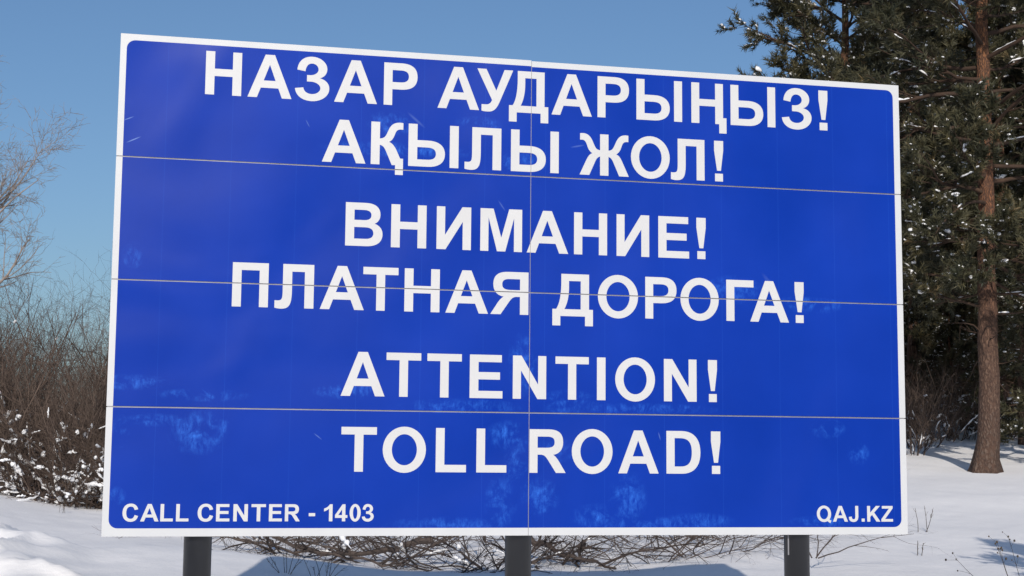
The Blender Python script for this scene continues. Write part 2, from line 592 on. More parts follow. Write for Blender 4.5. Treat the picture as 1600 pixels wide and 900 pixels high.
# posts
PY = 0.15
for u in (0.650, 2.960, 5.150):
    bm = bmesh.new()
    prof = [(0.0, -0.6), (0.097, -0.6), (0.097, SIGN_Z + 3.42), (0.101, SIGN_Z + 3.425), (0.101, SIGN_Z + 3.455), (0.06, SIGN_Z + 3.475), (0.0, SIGN_Z + 3.48)]
    n = 40
    rings = []
    for r, z in prof:
        rings.append([bm.verts.new((u - 3 + r * math.cos(2*math.pi*i/n), PY + r * math.sin(2*math.pi*i/n), z)) for i in range(n)] if r else [bm.verts.new((u - 3, PY, z))])
    for a, b in zip(rings, rings[1:]):
        for i in range(n):
            q = [a[i % len(a)], a[(i + 1) % len(a)], b[(i + 1) % len(b)], b[i % len(b)]]
            q = list(dict.fromkeys(q))
            if len(q) > 2: bm.faces.new(q)
    po = bm_obj('post', bm, M_POST, sign)
    for p in po.data.polygons: p.use_smooth = len(p.vertices) == 4 and abs(p.normal.z) < 0.3
    for v in (0.10, 1.70, 3.30):        # band clamps between post and rails
        bm = bmesh.new()
        n = 32
        ra, rb = 0.098, 0.103
        ring = [[bm.verts.new((u - 3 + r * math.cos(2*math.pi*i/n), PY + r * math.sin(2*math.pi*i/n), v + SIGN_Z + dz)) for i in range(n)] for r, dz in ((ra, -0.02), (rb, -0.02), (rb, 0.02), (ra, 0.02))]
        for k in range(4):
            for i in range(n):
                bm.faces.new([ring[k][i], ring[k][(i+1) % n], ring[(k+1) % 4][(i+1) % n], ring[(k+1) % 4][i]])
        bm_obj('band_clamp', bm, M_ALU, po)
# loose strap hanging beside the right post
bm = bmesh.new()
box_bm(bm, 5.150 - 3 - 0.110, 5.150 - 3 - 0.1005, 0.06, 0.066, SIGN_Z - 0.155, SIGN_Z + 0.06)
bm_obj('strap', bm, M_ALU, sign)

# ---- lettering: outlines of each letter, cap height 1; commands L line, C cubic, H / V quarter ellipse leaving horizontally / vertically
K = 0.5523


def path(start, *cmds):
    pts = [start]
    for c in cmds:
        x0, y0 = pts[-1]
        if c[0] == 'L':
            pts.append((c[1], c[2]))
            continue
        if c[0] == 'C':
            p1, p2, p3 = (c[1], c[2]), (c[3], c[4]), (c[5], c[6])
        elif c[0] == 'H':
            x, y = c[1], c[2]
            p1, p2, p3 = (x0 + K * (x - x0), y0), (x, y - K * (y - y0)), (x, y)
        else:
            x, y = c[1], c[2]
            p1, p2, p3 = (x0, y0 + K * (y - y0)), (x - K * (x - x0), y), (x, y)
        for i in range(1, 11):
            t = i / 10
            a, b, d, e = (1-t)**3, 3*t*(1-t)**2, 3*t*t*(1-t), t**3
            pts.append((a*x0 + b*p1[0] + d*p2[0] + e*p3[0], a*y0 + b*p1[1] + d*p2[1] + e*p3[1]))
    if abs(pts[0][0] - pts[-1][0]) + abs(pts[0][1] - pts[-1][1]) < 1e-6: pts.pop()
    return pts


def oval(x0, x1, y0, y1):
    cx, cy = (x0 + x1) / 2, (y0 + y1) / 2
    return path((cx, y1), ('H', x0, cy), ('V', cx, y0), ('H', x1, cy), ('V', cx, y1))


def rect(x0, x1, y0, y1):
    return [(x0, y0), (x1, y0), (x1, y1), (x0, y1)]


def flip(paths, w):
    return [[(w - x, y) for x, y in p][::-1] for p in paths]


G = {}
G['H'] = [[(0, 0), (.2, 0), (.2, .43), (.6, .43), (.6, 0), (.8, 0), (.8, 1), (.6, 1), (.6, .6), (.2, .6), (.2, 1), (0, 1)]]
G['A'] = [[(1.003, 0), (.784, 0), (.697, .227), (.297, .227), (.214, 0), (0, 0), (.389, 1), (.603, 1)], [(.632, .396), (.494, .767), (.359, .396)]]
G['З'] = [path((.045, .70), ('C', .06, .90, .19, 1.02, .385, 1.02), ('H', .73, .745), ('C', .73, .64, .67, .56, .565, .525), ('C', .70, .495, .785, .41, .785, .285),
               ('V', .385, -.02), ('C', .17, -.02, .02, .09, 0, .265), ('L', .19, .29), ('C', .205, .195, .28, .145, .385, .145), ('H', .58, .29), ('V', .36, .435),
               ('L', .27, .435), ('L', .27, .585), ('L', .34, .585), ('H', .53, .725), ('V', .385, .86), ('C', .30, .86, .245, .80, .23, .67))]
G['P'] = [path((0, 0), ('L', .2, 0), ('L', .2, .375), ('L', .40, .375), ('C', .66, .375, .79, .48, .79, .69), ('C', .79, .90, .66, 1, .42, 1), ('L', 0, 1)),
          path((.2, .545), ('L', .38, .545), ('C', .52, .545, .585, .59, .585, .69), ('C', .585, .79, .52, .83, .40, .83), ('L', .2, .83))]
G['У'] = [path((0, 1), ('L', .225, 1), ('L', .472, .49), ('L', .672, 1), ('L', .885, 1), ('L', .575, .27), ('C', .49, .06, .42, -.02, .27, -.02), ('C', .20, -.02, .16, -.02, .112, -.005),
               ('L', .112, .15), ('L', .20, .147), ('C', .29, .147, .33, .17, .37, .26))]
G['Д'] = [path((0, -.225), ('L', .19, -.225), ('L', .19, 0), ('L', .78, 0), ('L', .78, -.225), ('L', .97, -.225), ('L', .97, .165), ('L', .875, .165), ('L', .875, 1),
               ('L', .21, 1), ('L', .21, .74), ('C', .20, .46, .165, .28, .09, .165), ('L', 0, .165)),
          path((.395, .835), ('L', .675, .835), ('L', .675, .165), ('L', .285, .165), ('C', .36, .30, .395, .48, .395, .69))]
G['Ы'] = [path((0, 0), ('L', .45, 0), ('C', .70, 0, .845, .11, .845, .31), ('C', .845, .51, .70, .62, .45, .62), ('L', .205, .62), ('L', .205, 1), ('L', 0, 1)),
          path((.205, .165), ('L', .43, .165), ('C', .57, .165, .635, .21, .635, .31), ('C', .635, .41, .57, .455, .43, .455), ('L', .205, .455)),
          rect(.955, 1.16, 0, 1)]
G['Ң'] = [[(0, 0), (.2, 0), (.2, .43), (.6, .43), (.6, 0), (.70, 0), (.70, -.225), (.885, -.225), (.885, .155), (.8, .155), (.8, 1), (.6, 1), (.6, .6), (.2, .6), (.2, 1), (0, 1)]]
G['Қ'] = [path((0, 0), ('L', .205, 0), ('L', .205, .46), ('C', .28, .45, .31, .41, .36, .30), ('L', .49, 0), ('L', .57, 0), ('L', .57, -.225), ('L', .755, -.225), ('L', .755, .16),
               ('L', .685, .16), ('L', .60, .345), ('C', .55, .45, .50, .51, .42, .54), ('C', .50, .58, .53, .65, .56, .735), ('C', .59, .82, .62, .845, .70, .845), ('L', .75, .843),
               ('L', .75, 1.0), ('C', .60, 1.02, .49, .99, .42, .85), ('C', .35, .70, .345, .62, .205, .61), ('L', .205, 1), ('L', 0, 1))]
G['Л'] = [path((.66, 0), ('L', .865, 0), ('L', .865, 1), ('L', .175, 1), ('L', .175, .40), ('C', .175, .20, .165, .165, .06, .165), ('L', 0, .168), ('L', 0, .0),
               ('C', .05, -.015, .09, -.02, .15, -.02), ('C', .34, -.02, .38, .10, .38, .40), ('L', .38, .83), ('L', .66, .83))]
rh = path((.685, 0), ('L', .685, .46), ('C', .74, .44, .77, .41, .81, .31), ('L', .94, 0), ('L', 1.17, 0), ('L', 1.02, .34), ('C', .97, .45, .94, .50, .87, .53),
          ('C', .95, .58, .975, .65, 1.0, .735), ('C', 1.03, .82, 1.06, .845, 1.12, .845), ('L', 1.16, .843), ('L', 1.16, 1.0), ('C', 1.03, 1.02, .94, .99, .87, .84),
          ('C', .80, .68, .79, .62, .685, .61), ('L', .685, 1))
G['Ж'] = [rh + [(1.17 - x, y) for x, y in rh][::-1]]
G['O'] = [oval(0, .985, -.02, 1.02), oval(.207, .778, .15, .85)]
G['B'] = [path((0, 0), ('L', .47, 0), ('C', .71, 0, .845, .10, .845, .285), ('C', .845, .40, .775, .49, .66, .525), ('C', .745, .565, .79, .64, .79, .735), ('C', .79, .91, .67, 1, .45, 1), ('L', 0, 1)),
          path((.2, .168), ('L', .45, .168), ('C', .57, .168, .635, .21, .635, .30), ('C', .635, .39, .57, .435, .45, .435), ('L', .2, .435)),
          path((.2, .60), ('L', .42, .60), ('C', .53, .60, .585, .64, .585, .715), ('C', .585, .795, .53, .835, .42, .835), ('L', .2, .835))]
G['И'] = [[(0, 0), (.21, 0), (.605, .655), (.605, 0), (.8, 0), (.8, 1), (.595, 1), (.195, .335), (.195, 1), (0, 1)]]
G['N'] = flip(G['И'], .8)
G['M'] = [[(0, 0), (.188, 0), (.188, .79), (.388, 0), (.58, 0), (.78, .79), (.78, 0), (.968, 0), (.968, 1), (.666, 1), (.485, .32), (.302, 1), (0, 1)]]
G['E'] = [[(0, 0), (.755, 0), (.755, .168), (.2, .168), (.2, .43), (.695, .43), (.695, .60), (.2, .60), (.2, .832), (.735, .832), (.735, 1), (0, 1)]]
G['!'] = [rect(.02, .215, 0, .19), [(.07, .262), (.165, .262), (.225, .76), (.225, 1), (0, 1), (0, .76)]]
G['П'] = [[(0, 0), (.2, 0), (.2, .83), (.6, .83), (.6, 0), (.8, 0), (.8, 1), (0, 1)]]
G['T'] = [[(.305, 0), (.505, 0), (.505, .83), (.81, .83), (.81, 1), (0, 1), (0, .83), (.305, .83)]]
G['R'] = [path((0, 0), ('L', .2, 0), ('L', .2, .417), ('L', .26, .417), ('C', .36, .417, .39, .39, .46, .29), ('L', .655, 0), ('L', .895, 0), ('L', .775, .19), ('C', .70, .31, .66, .37, .585, .415),
               ('C', .75, .44, .83, .55, .83, .71), ('C', .83, .91, .71, 1, .48, 1), ('L', 0, 1)),
          path((.2, .575), ('L', .42, .575), ('C', .56, .575, .62, .61, .62, .705), ('C', .62, .80, .56, .832, .44, .832), ('L', .2, .832))]
G['Я'] = flip(G['R'], .895)
G['Г'] = [[(0, 0), (.2, 0), (.2, .83), (.68, .83), (.68, 1), (0, 1)]]
G['L'] = [[(0, 0), (.70, 0), (.70, .168), (.2, .168), (.2, 1), (0, 1)]]
G['I'] = [rect(0, .205, 0, 1)]
G['D'] = [path((0, 0), ('L', .38, 0), ('C', .67, 0, .83, .18, .83, .5), ('C', .83, .82, .67, 1, .37, 1), ('L', 0, 1)),
          path((.2, .168), ('L', .35, .168), ('C', .54, .168, .62, .27, .62, .5), ('C', .62, .73, .54, .832, .34, .832), ('L', .2, .832))]
G['C'] = [path((.86, .695), ('C', .81, .91, .66, 1.02, .455, 1.02), ('C', .18, 1.02, 0, .82, 0, .495), ('C', 0, .18, .18, -.02, .45, -.02), ('C', .67, -.02, .81, .09, .87, .31),
               ('L', .675, .37), ('C', .64, .22, .57, .15, .455, .15), ('C', .30, .15, .207, .26, .207, .505), ('C', .207, .74, .30, .85, .46, .85), ('C', .57, .85, .64, .785, .665, .65))]
G['1'] = [path((.28, 0), ('L', .475, 0), ('L', .475, 1), ('L', .315, 1), ('C', .27, .88, .14, .79, 0, .75), ('L', 0, .58), ('C', .11, .615, .20, .665, .28, .735))]
G['4'] = [[(.395, 0), (.585, 0), (.585, .2), (.705, .2), (.705, .365), (.585, .365), (.585, 1), (.42, 1), (0, .365), (0, .2), (.395, .2)], [(.395, .365), (.395, .70), (.18, .365)]]
G['0'] = [oval(0, .645, -.02, 1.02), oval(.195, .45, .14, .86)]
G['3'] = G['З']
G['-'] = [rect(0, .37, .30, .48)]
G['Q'] = [path((.49, 1.02), ('H', 0, .5), ('V', .49, -.02), ('C', .58, -.02, .66, 0, .735, .04), ('C', .80, -.01, .86, -.06, .93, -.09), ('L', 1.0, .065), ('C', .95, .085, .91, .11, .865, .145),
               ('C', .945, .235, .985, .35, .985, .5), ('V', .49, 1.02)), oval(.207, .778, .15, .85)]
G['J'] = [path((.425, 1), ('L', .625, 1), ('L', .625, .36), ('C', .625, .10, .50, -.02, .31, -.02), ('C', .10, -.02, 0, .09, 0, .30), ('L', .19, .325), ('C', .19, .20, .24, .15, .31, .15), ('C', .40, .15, .425, .21, .425, .36))]
G['.'] = [rect(0, .195, 0, .195)]
G['K'] = [[(0, 0), (.2, 0), (.2, .30), (.325, .43), (.62, 0), (.88, 0), (.465, .58), (.86, 1), (.59, 1), (.2, .57), (.2, 1), (0, 1)]]
G['Z'] = [[(0, 0), (.80, 0), (.80, .168), (.255, .168), (.785, .85), (.785, 1), (.045, 1), (.045, .832), (.53, .832), (0, .155)]]
SAME = {'Н': 'H', 'А': 'A', 'Р': 'P', 'О': 'O', 'В': 'B', 'М': 'M', 'Е': 'E', 'Т': 'T'}

# baseline above the lower edge, cap height, letters with their left and right ends along the sign (metres)
LINES = [
 (3.1331, .3182, [('Н', .598, .853), ('А', .898, 1.213), ('З', 1.236, 1.485), ('А', 1.522, 1.836), ('Р', 1.885, 2.134), ('А', 2.286, 2.600), ('У', 2.584, 2.858), ('Д', 2.828, 3.131), ('А', 3.156, 3.471), ('Р', 3.515, 3.764), ('Ы', 3.823, 4.189), ('Ң', 4.264, 4.549), ('Ы', 4.583, 4.952), ('З', 5.006, 5.254), ('!', 5.314, 5.390)]),
 (2.6847, .3170, [('А', 1.443, 1.760), ('Қ', 1.798, 2.036), ('Ы', 2.074, 2.449), ('Л', 2.495, 2.772), ('Ы', 2.846, 3.214), ('Ж', 3.376, 3.762), ('О', 3.779, 4.088), ('Л', 4.097, 4.368), ('!', 4.446, 4.520)]),
 (2.0770, .3179, [('В', 1.624, 1.895), ('Н', 1.957, 2.217), ('И', 2.293, 2.550), ('М', 2.620, 2.936), ('А', 2.972, 3.290), ('Н', 3.335, 3.592), ('И', 3.666, 3.923), ('Е', 3.995, 4.240), ('!', 4.299, 4.374)]),
 (1.6103, .3160, [('П', .831, 1.084), ('Л', 1.130, 1.407), ('А', 1.452, 1.769), ('Т', 1.761, 2.017), ('Н', 2.063, 2.322), ('А', 2.366, 2.684), ('Я', 2.701, 2.988), ('Д', 3.171, 3.483), ('О', 3.521, 3.834), ('Р', 3.891, 4.138), ('О', 4.169, 4.475), ('Г', 4.536, 4.757), ('А', 4.728, 5.044), ('!', 5.093, 5.168)]),
 (.9911, .3175, [('A', 1.615, 1.931), ('T', 1.941, 2.194), ('T', 2.239, 2.493), ('E', 2.553, 2.798), ('N', 2.875, 3.127), ('T', 3.197, 3.452), ('I', 3.515, 3.581), ('O', 3.656, 3.966), ('N', 4.036, 4.294), ('!', 4.385, 4.457)]),
 (.4528, .3176, [('T', 1.627, 1.881), ('O', 1.925, 2.238), ('L', 2.310, 2.533), ('L', 2.609, 2.832), ('R', 3.004, 3.278), ('O', 3.324, 3.636), ('A', 3.680, 3.993), ('D', 4.054, 4.321), ('!', 4.405, 4.480)]),
 (.1032, .1193, [('C', .135, .240), ('A', .254, .378), ('L', .389, .474), ('L', .495, .580), ('C', .641, .747), ('E', .767, .859), ('N', .885, .985), ('T', 1.009, 1.109), ('E', 1.131, 1.222), ('R', 1.242, 1.347), ('-', 1.409, 1.454), ('1', 1.516, 1.576), ('4', 1.594, 1.682), ('0', 1.697, 1.776), ('3', 1.785, 1.869)]),
 (.0974, .1190, [('Q', 5.250, 5.368), ('A', 5.381, 5.504), ('J', 5.512, 5.590), ('.', 5.617, 5.642), ('K', 5.663, 5.772), ('Z', 5.780, 5.877)]),
]


def glyph_mesh(ch, u0, u1, base, cap):
    paths = G[SAME.get(ch, ch)]
    allx = [x for p in paths for x, y in p]
    xa, xb = min(allx), max(allx)
    sx = (u1 - u0) / (xb - xa)
    cu = bpy.data.curves.new('c', 'CURVE')
    cu.dimensions = '2D'
    cu.fill_mode = 'BOTH'
    for p in paths:
        s = cu.splines.new('POLY')
        s.points.add(len(p) - 1)
        for i, (x, y) in enumerate(p):
            s.points[i].co = (u0 + (x - xa) * sx - 3, base + y * cap + SIGN_Z, 0, 1)
        s.use_cyclic_u = True
    ob = bpy.data.objects.new('c', cu)
    me = ob.to_mesh()
    bm = bmesh.new()
    bm.from_mesh(me)
    ob.to_mesh_clear()
    bpy.data.objects.remove(ob)
    bpy.data.curves.remove(cu)
    bmesh.ops.remove_doubles(bm, verts=bm.verts, dist=1e-5)
    for e in [e for e in bm.edges if not e.link_faces]: bm.edges.remove(e)
    # cut out the joints between panels
    cuts = [(0, 0.0, GAP_V / 2)] + [(1, v + SIGN_Z, GAP_H / 2) for v in ROWS[1:4]]
    for axis, at, hw in cuts:
        cs = [v.co[axis] for v in bm.verts]
        if min(cs) < at < max(cs):
            no = (1, 0, 0) if axis == 0 else (0, 1, 0)
            for s in (-hw, hw):
                co = [0, 0, 0]
                co[axis] = at + s
                bmesh.ops.bisect_plane(bm, geom=bm.verts[:] + bm.edges[:] + bm.faces[:], plane_co=co, plane_no=no)
            dead = [f for f in bm.faces if abs(f.calc_center_median()[axis] - at) < hw]
            bmesh.ops.delete(bm, geom=dead, context='FACES')
    for v in bm.verts:
        v.co = (v.co.x, FRONT - 0.0012, v.co.y)
    ex = bmesh.ops.extrude_face_region(bm, geom=bm.faces[:])
    bmesh.ops.translate(bm, verts=[e for e in ex['geom'] if isinstance(e, bmesh.types.BMVert)], vec=(0, 0.0009, 0))
    bmesh.ops.recalc_face_normals(bm, faces=bm.faces)
    me = bpy.data.meshes.new('letter')
    bm.to_mesh(me)
    bm.free()
    return me


for base, cap, ls in LINES:
    for ch, u0, u1 in ls:
        nm = 'punctuation_mark' if ch in '!.-' else 'digit' if ch in '1403' else 'letter'
        link(nm, glyph_mesh(ch, u0, u1, base, cap), M_LETTER, sign)

# ---------------------------------------------------------------- vegetation
M_BARK = m_bark()
M_NEEDLE = m_needle()
M_BSNOW = m_branch_snow()
M_PTWIG = m_twig('pine_twig', (0.045, 0.032, 0.025), (0.10, 0.062, 0.042))
M_SHRUB = m_twig('shrub_twig', (0.050, 0.038, 0.032), (0.115, 0.085, 0.070))
M_BRUSH = m_twig('brush_twig', (0.042, 0.034, 0.031), (0.115, 0.092, 0.082))
M_POPLAR = m_twig('pale_bark', (0.27, 0.23, 0.205), (0.46, 0.41, 0.375))
M_WEED = m_twig('dry_weed', (0.035, 0.028, 0.022), (0.09, 0.07, 0.05))


def ico(sub):
    bm = bmesh.new()
    bmesh.ops.create_icosphere(bm, subdivisions=sub, radius=1)
    V = np.array([v.co[:] for v in bm.verts])
    F = np.array([[v.index for v in f.verts] for f in bm.faces])
    bm.free()
    return V, F


ICO2 = ico(2)
ICO1 = ico(1)


def blobs(rng, P, size, D=None, flat=0.6, long=1.6):
    """snow lumps: uneven flattened balls lying on points P, drawn out along D"""
    V0, F0 = ICO2
    n = len(P)
    if D is None:
        a = rng.uniform(0, 2 * np.pi, n)
        D = np.stack([np.cos(a), np.sin(a), 0 * a], 1)
    X = nrm(D)
    Z = np.broadcast_to(np.array([0, 0, 1.0]), X.shape)
    Y = nrm(np.cross(Z, X))
    Zp = np.cross(X, Y)
    ph = rng.uniform(0, 6.28, (n, 1, 3))
    w = 1 + 0.22 * np.sin(V0[None] * 3.1 + ph).sum(-1) + 0.12 * np.sin(V0[None] * 6.3 + 2 * ph).sum(-1)
    L = V0[None] * w[..., None]
    s = size[:, None]
    lo = rng.uniform(1.0, long, (n, 1))
    V = P[:, None] + X[:, None] * (L[..., 0] * s * lo)[..., None] + Y[:, None] * (L[..., 1] * s * rng.uniform(.7, 1, (n, 1)))[..., None] + Zp[:, None] * (L[..., 2] * s * flat)[..., None]
    F = F0[None] + (np.arange(n) * len(V0))[:, None, None]
    return V.reshape(-1, 3), F.reshape(-1, 3)


def tufts(rng, P, D, size, tint, nn=24):
    """needle shoots: nn slim triangles round an axis D at each point"""
    n = len(P)
    D = nrm(D)
    ref = np.where(np.abs(D[:, 2:3]) > 0.9, np.array([[1.0, 0, 0]]), np.array([[0, 0, 1.0]]))
    A = nrm(np.cross(D, ref))
    B = np.cross(D, A)
    th = rng.uniform(0, 2 * np.pi, (n, nn))
    ax = rng.uniform(-0.5, 0.5, (n, nn))
    op = rng.uniform(0.45, 1.15, (n, nn))
    rad_ = A[:, None] * np.cos(th)[..., None] + B[:, None] * np.sin(th)[..., None]
    dirn = D[:, None] * np.cos(op)[..., None] + rad_ * np.sin(op)[..., None]
    base = P[:, None] + D[:, None] * (ax * size[:, None])[..., None]
    ln = (rng.uniform(0.45, 0.8, (n, nn)) * size[:, None])[..., None]
    side = np.cross(dirn, rng.normal(size=(n, nn, 3)))
    side = nrm(side) * (0.055 * size)[:, None, None]
    V = np.stack([base - side, base + side, base + dirn * ln], 2).reshape(-1, 3)
    F = np.arange(len(V)).reshape(-1, 3)
    t = np.repeat(tint, nn * 3)
    return V, F, t


def make_pine(seed, H, r0, crown0, reach, nlimb, nsec, nter, lean=(0, 0), tuft=0.26, snow=0.10, dead=6, dense=2.0):
    rng = np.random.default_rng(seed)
    k = 26
    z = np.concatenate([[-0.5, -0.05, 0.12, 0.35, 0.8], np.linspace(1.5, H, k - 5)])
    wob = np.cumsum(rng.normal(size=(k, 2)) * 0.035, axis=0)
    T = np.stack([lean[0] * z / H + wob[:, 0] - wob[2, 0], lean[1] * z / H + wob[:, 1] - wob[2, 1], z], 1)
    R = r0 * np.clip(1 - 0.9 * np.clip(z, 0, H) / H, 0.06, 1) ** 0.8
    R = R * (1 + 0.55 * np.exp(-np.clip(z, 0, 9) / 0.28))
    tv, tf = tubes(T[None], R[None], 20)
    # root flare and bark relief
    th = np.arctan2(tv[:, 1] - np.repeat(T[:, 1], 20), tv[:, 0] - np.repeat(T[:, 0], 20))
    kk = 1 + 0.05 * np.sin(th * 5 + seed) * np.exp(-np.clip(tv[:, 2], 0, 9) / 0.5) * 3 + 0.025 * np.sin(th * 9 + tv[:, 2] * 4)
    c = np.repeat(T, 20, axis=0)
    tv = c + (tv - c) * kk[:, None]
    trunk = mesh_np('trunk', tv, tf, True)

    def on_trunk(h):
        return np.stack([np.interp(h, z, T[:, i]) for i in range(3)], 1), np.interp(h, z, R)
    # limbs
    t = (np.arange(nlimb) + rng.uniform(0, 1, nlimb)) / nlimb
    h = crown0 + (H - crown0 - 0.3) * t
    P0, rr = on_trunk(h)
    azm = np.arange(nlimb) * 2.4 + rng.normal(size=nlimb) * 0.5
    elv = -0.12 + 0.75 * t ** 1.3 + rng.normal(size=nlimb) * 0.16
    D0 = np.stack([np.cos(azm) * np.cos(elv), np.sin(azm) * np.cos(elv), np.sin(elv)], 1)
    prof = np.clip(np.minimum(0.55 + 2.2 * t, 1.0) * (1 - t ** 2.2) ** 0.7, 0.12, 1)
    L = reach * prof * rng.uniform(0.65, 1.15, nlimb)
    LP = grow(rng, P0, D0, L, 9, 0.11, 0.02)
    LR = taper(np.clip(0.013 * L + 0.010, 0.012, rr * 0.5), 9, 0.2)
    limbs = Bag()
    limbs.add(*tubes(LP, LR, 6))
    if dead:
        hd = rng.uniform(crown0 * 0.45, crown0 * 1.15, dead)
        Pd, rd = on_trunk(hd)
        ad = rng.uniform(0, 6.28, dead)
        Dd = np.stack([np.cos(ad), np.sin(ad), rng.uniform(-0.2, 0.3, dead)], 1)
        DP = grow(rng, Pd, Dd, rng.uniform(0.5, 1.9, dead), 7, 0.18, -0.03)
        limbs.add(*tubes(DP, taper(np.full(dead, 0.024), 7, 0.2), 5))
        s, d, r, tt, pi = sprout(rng, DP, taper(np.full(dead, 0.024), 7, 0.2), dead * 4, 0.4, 1, 0.8)
        limbs.add(*tubes(grow(rng, s, d, rng.uniform(0.2, 0.6, dead * 4), 5, 0.2, 0), taper(r * 0.6, 5, 0.3), 3))
    n2 = nlimb * nsec
    s, d, r, tt, pi = sprout(rng, LP, LR, n2, 0.25, 1.0, 0.75)
    d[:, 2] *= 0.5
    d[:, 2] += 0.12
    L2 = L[pi] * rng.uniform(0.18, 0.42, n2) * (1.15 - 0.6 * tt) + 0.15
    SP = grow(rng, s, d, L2, 6, 0.16, 0.05)
    SR = taper(np.clip(r * 0.55, 0.006, 0.03), 6, 0.3)
    limbs.add(*tubes(SP, SR, 4))
    n3 = n2 * nter
    s, d, r, tt, pi = sprout(rng, SP, SR, n3, 0.25, 1.0, 0.7)
    d[:, 2] += 0.25
    L3 = rng.uniform(0.16, 0.38, n3)
    TP = grow(rng, s, d, L3, 3, 0.15, 0.1)
    limbs.add(*tubes(TP, taper(np.full(n3, 0.006), 3, 0.5), 3))
    # needle shoots at twig ends and along the twigs
    e0 = TP[:, -1]
    d0 = TP[:, -1] - TP[:, 0]
    sel = rng.random(n3) < (dense - 1)
    e1, d1 = TP[sel, 1], TP[sel, 1] - TP[sel, 0]
    es, ds = SP[:, -1], SP[:, -1] - SP[:, -2]
    P = np.concatenate([e0, e1, es])
    D = np.concatenate([d0, d1, es - SP[:, -3]])
    lt = rng.random(nlimb)
    tint = np.clip(rng.normal(0.42, 0.2, len(P)) + 0.15 * np.sin(P[:, 0] * 1.7 + P[:, 2] * 1.1 + seed), 0, 1)
    V, F, tv2 = tufts(rng, P, D, tuft * rng.uniform(0.75, 1.3, len(P)), tint)
    crown = mesh_np('needles', V, F, False, tv2)
    # snow lying on shoots, more on the upper and outer ones, in patches
    patch = np.sin(P[:, 0] * 1.3 + seed) * np.sin(P[:, 1] * 1.1) * np.sin(P[:, 2] * 1.6 + 1)
    m = rng.random(len(P)) < snow * (0.5 + 1.6 * (patch > 0.12))
    B = P[m] + np.array([0, 0, 0.05])
    sv, sf = blobs(rng, B, rng.uniform(0.018, 0.046, len(B)) * (1 + 0.9 * (rng.random(len(B)) < 0.1)), D[m] * np.array([1, 1, .3]), 0.6, 1.7)
    sb = Bag()
    for X, RX, cnt in ((LP, LR, nlimb // 2), (SP, SR, n2 // 6)):
        pick = rng.choice(len(X), cnt, replace=False)
        kk = 9
        top = X.shape[1] - 1.05
        t0 = rng.uniform(0.1, top * 0.6, cnt)
        t1 = np.minimum(t0 + rng.uniform(0.6, 2.2, cnt), top)
        tq = t0[:, None] + (t1 - t0)[:, None] * np.linspace(0, 1, kk)[None]
        i = tq.astype(int)
        fr = (tq - i)[..., None]
        Pp = X[pick[:, None], i] * (1 - fr) + X[pick[:, None], i + 1] * fr
        rs_ = np.sin(np.linspace(0.03, np.pi - 0.03, kk))[None] ** 0.5 * rng.uniform(0.012, 0.034, (cnt, 1)) * (1 + 0.6 * rng.uniform(-1, 1, (cnt, kk)))
        Pp[..., 2] += RX[pick[:, None], i] + rs_ * 0.3
        sb.add(*tubes(Pp, np.maximum(rs_, 0.002), 6))
    sv = np.concatenate([sv] + sb.v)
    off = len(sv) - sb.n
    q4 = np.concatenate(sb.f) + off
    sf = np.concatenate([sf, q4[:, [0, 1, 2]], q4[:, [0, 2, 3]]])
    return dict(trunk=trunk, limbs=limbs.mesh('limbs'), needles=crown, snow=mesh_np('lying_snow', sv, sf, True))


def place_pine(ms, name, x, y, rz, sc, label, group=None, cat='tree'):
    o = empty(name, (x, y, gz(x, y)), rz)
    o.scale = (sc, sc, sc)
    tag(o, label, cat, group)
    tr = link('trunk', ms['trunk'], M_BARK, o)
    lb = link('branches', ms['limbs'], M_PTWIG, o)
    cr = link('crown', ms['needles'], M_NEEDLE, o)
    cr['kind'] = 'stuff'
    link('lying_snow', ms['snow'], M_BSNOW, cr)['kind'] = 'stuff'
    return o


pine_main = make_pine(11, 19.0, 0.275, 3.9, 4.4, 82, 11, 4, lean=(0.15, 0), tuft=0.27, snow=0.22, dead=9)
pine_b = make_pine(23, 17.0, 0.26, 4.5, 4.3, 84, 12, 4, lean=(-0.2, 0.1), tuft=0.28, snow=0.32, dead=8)
pine_c = make_pine(31, 15.0, 0.20, 1.6, 3.6, 74, 9, 4, tuft=0.29, snow=0.22, dead=4)
pine_y = make_pine(47, 8.5, 0.12, 0.5, 2.4, 56, 7, 4, tuft=0.24, snow=0.2, dead=0)
pine_s = make_pine(53, 4.4, 0.06, 0.35, 1.2, 30, 6, 3, tuft=0.2, snow=0.10, dead=0)

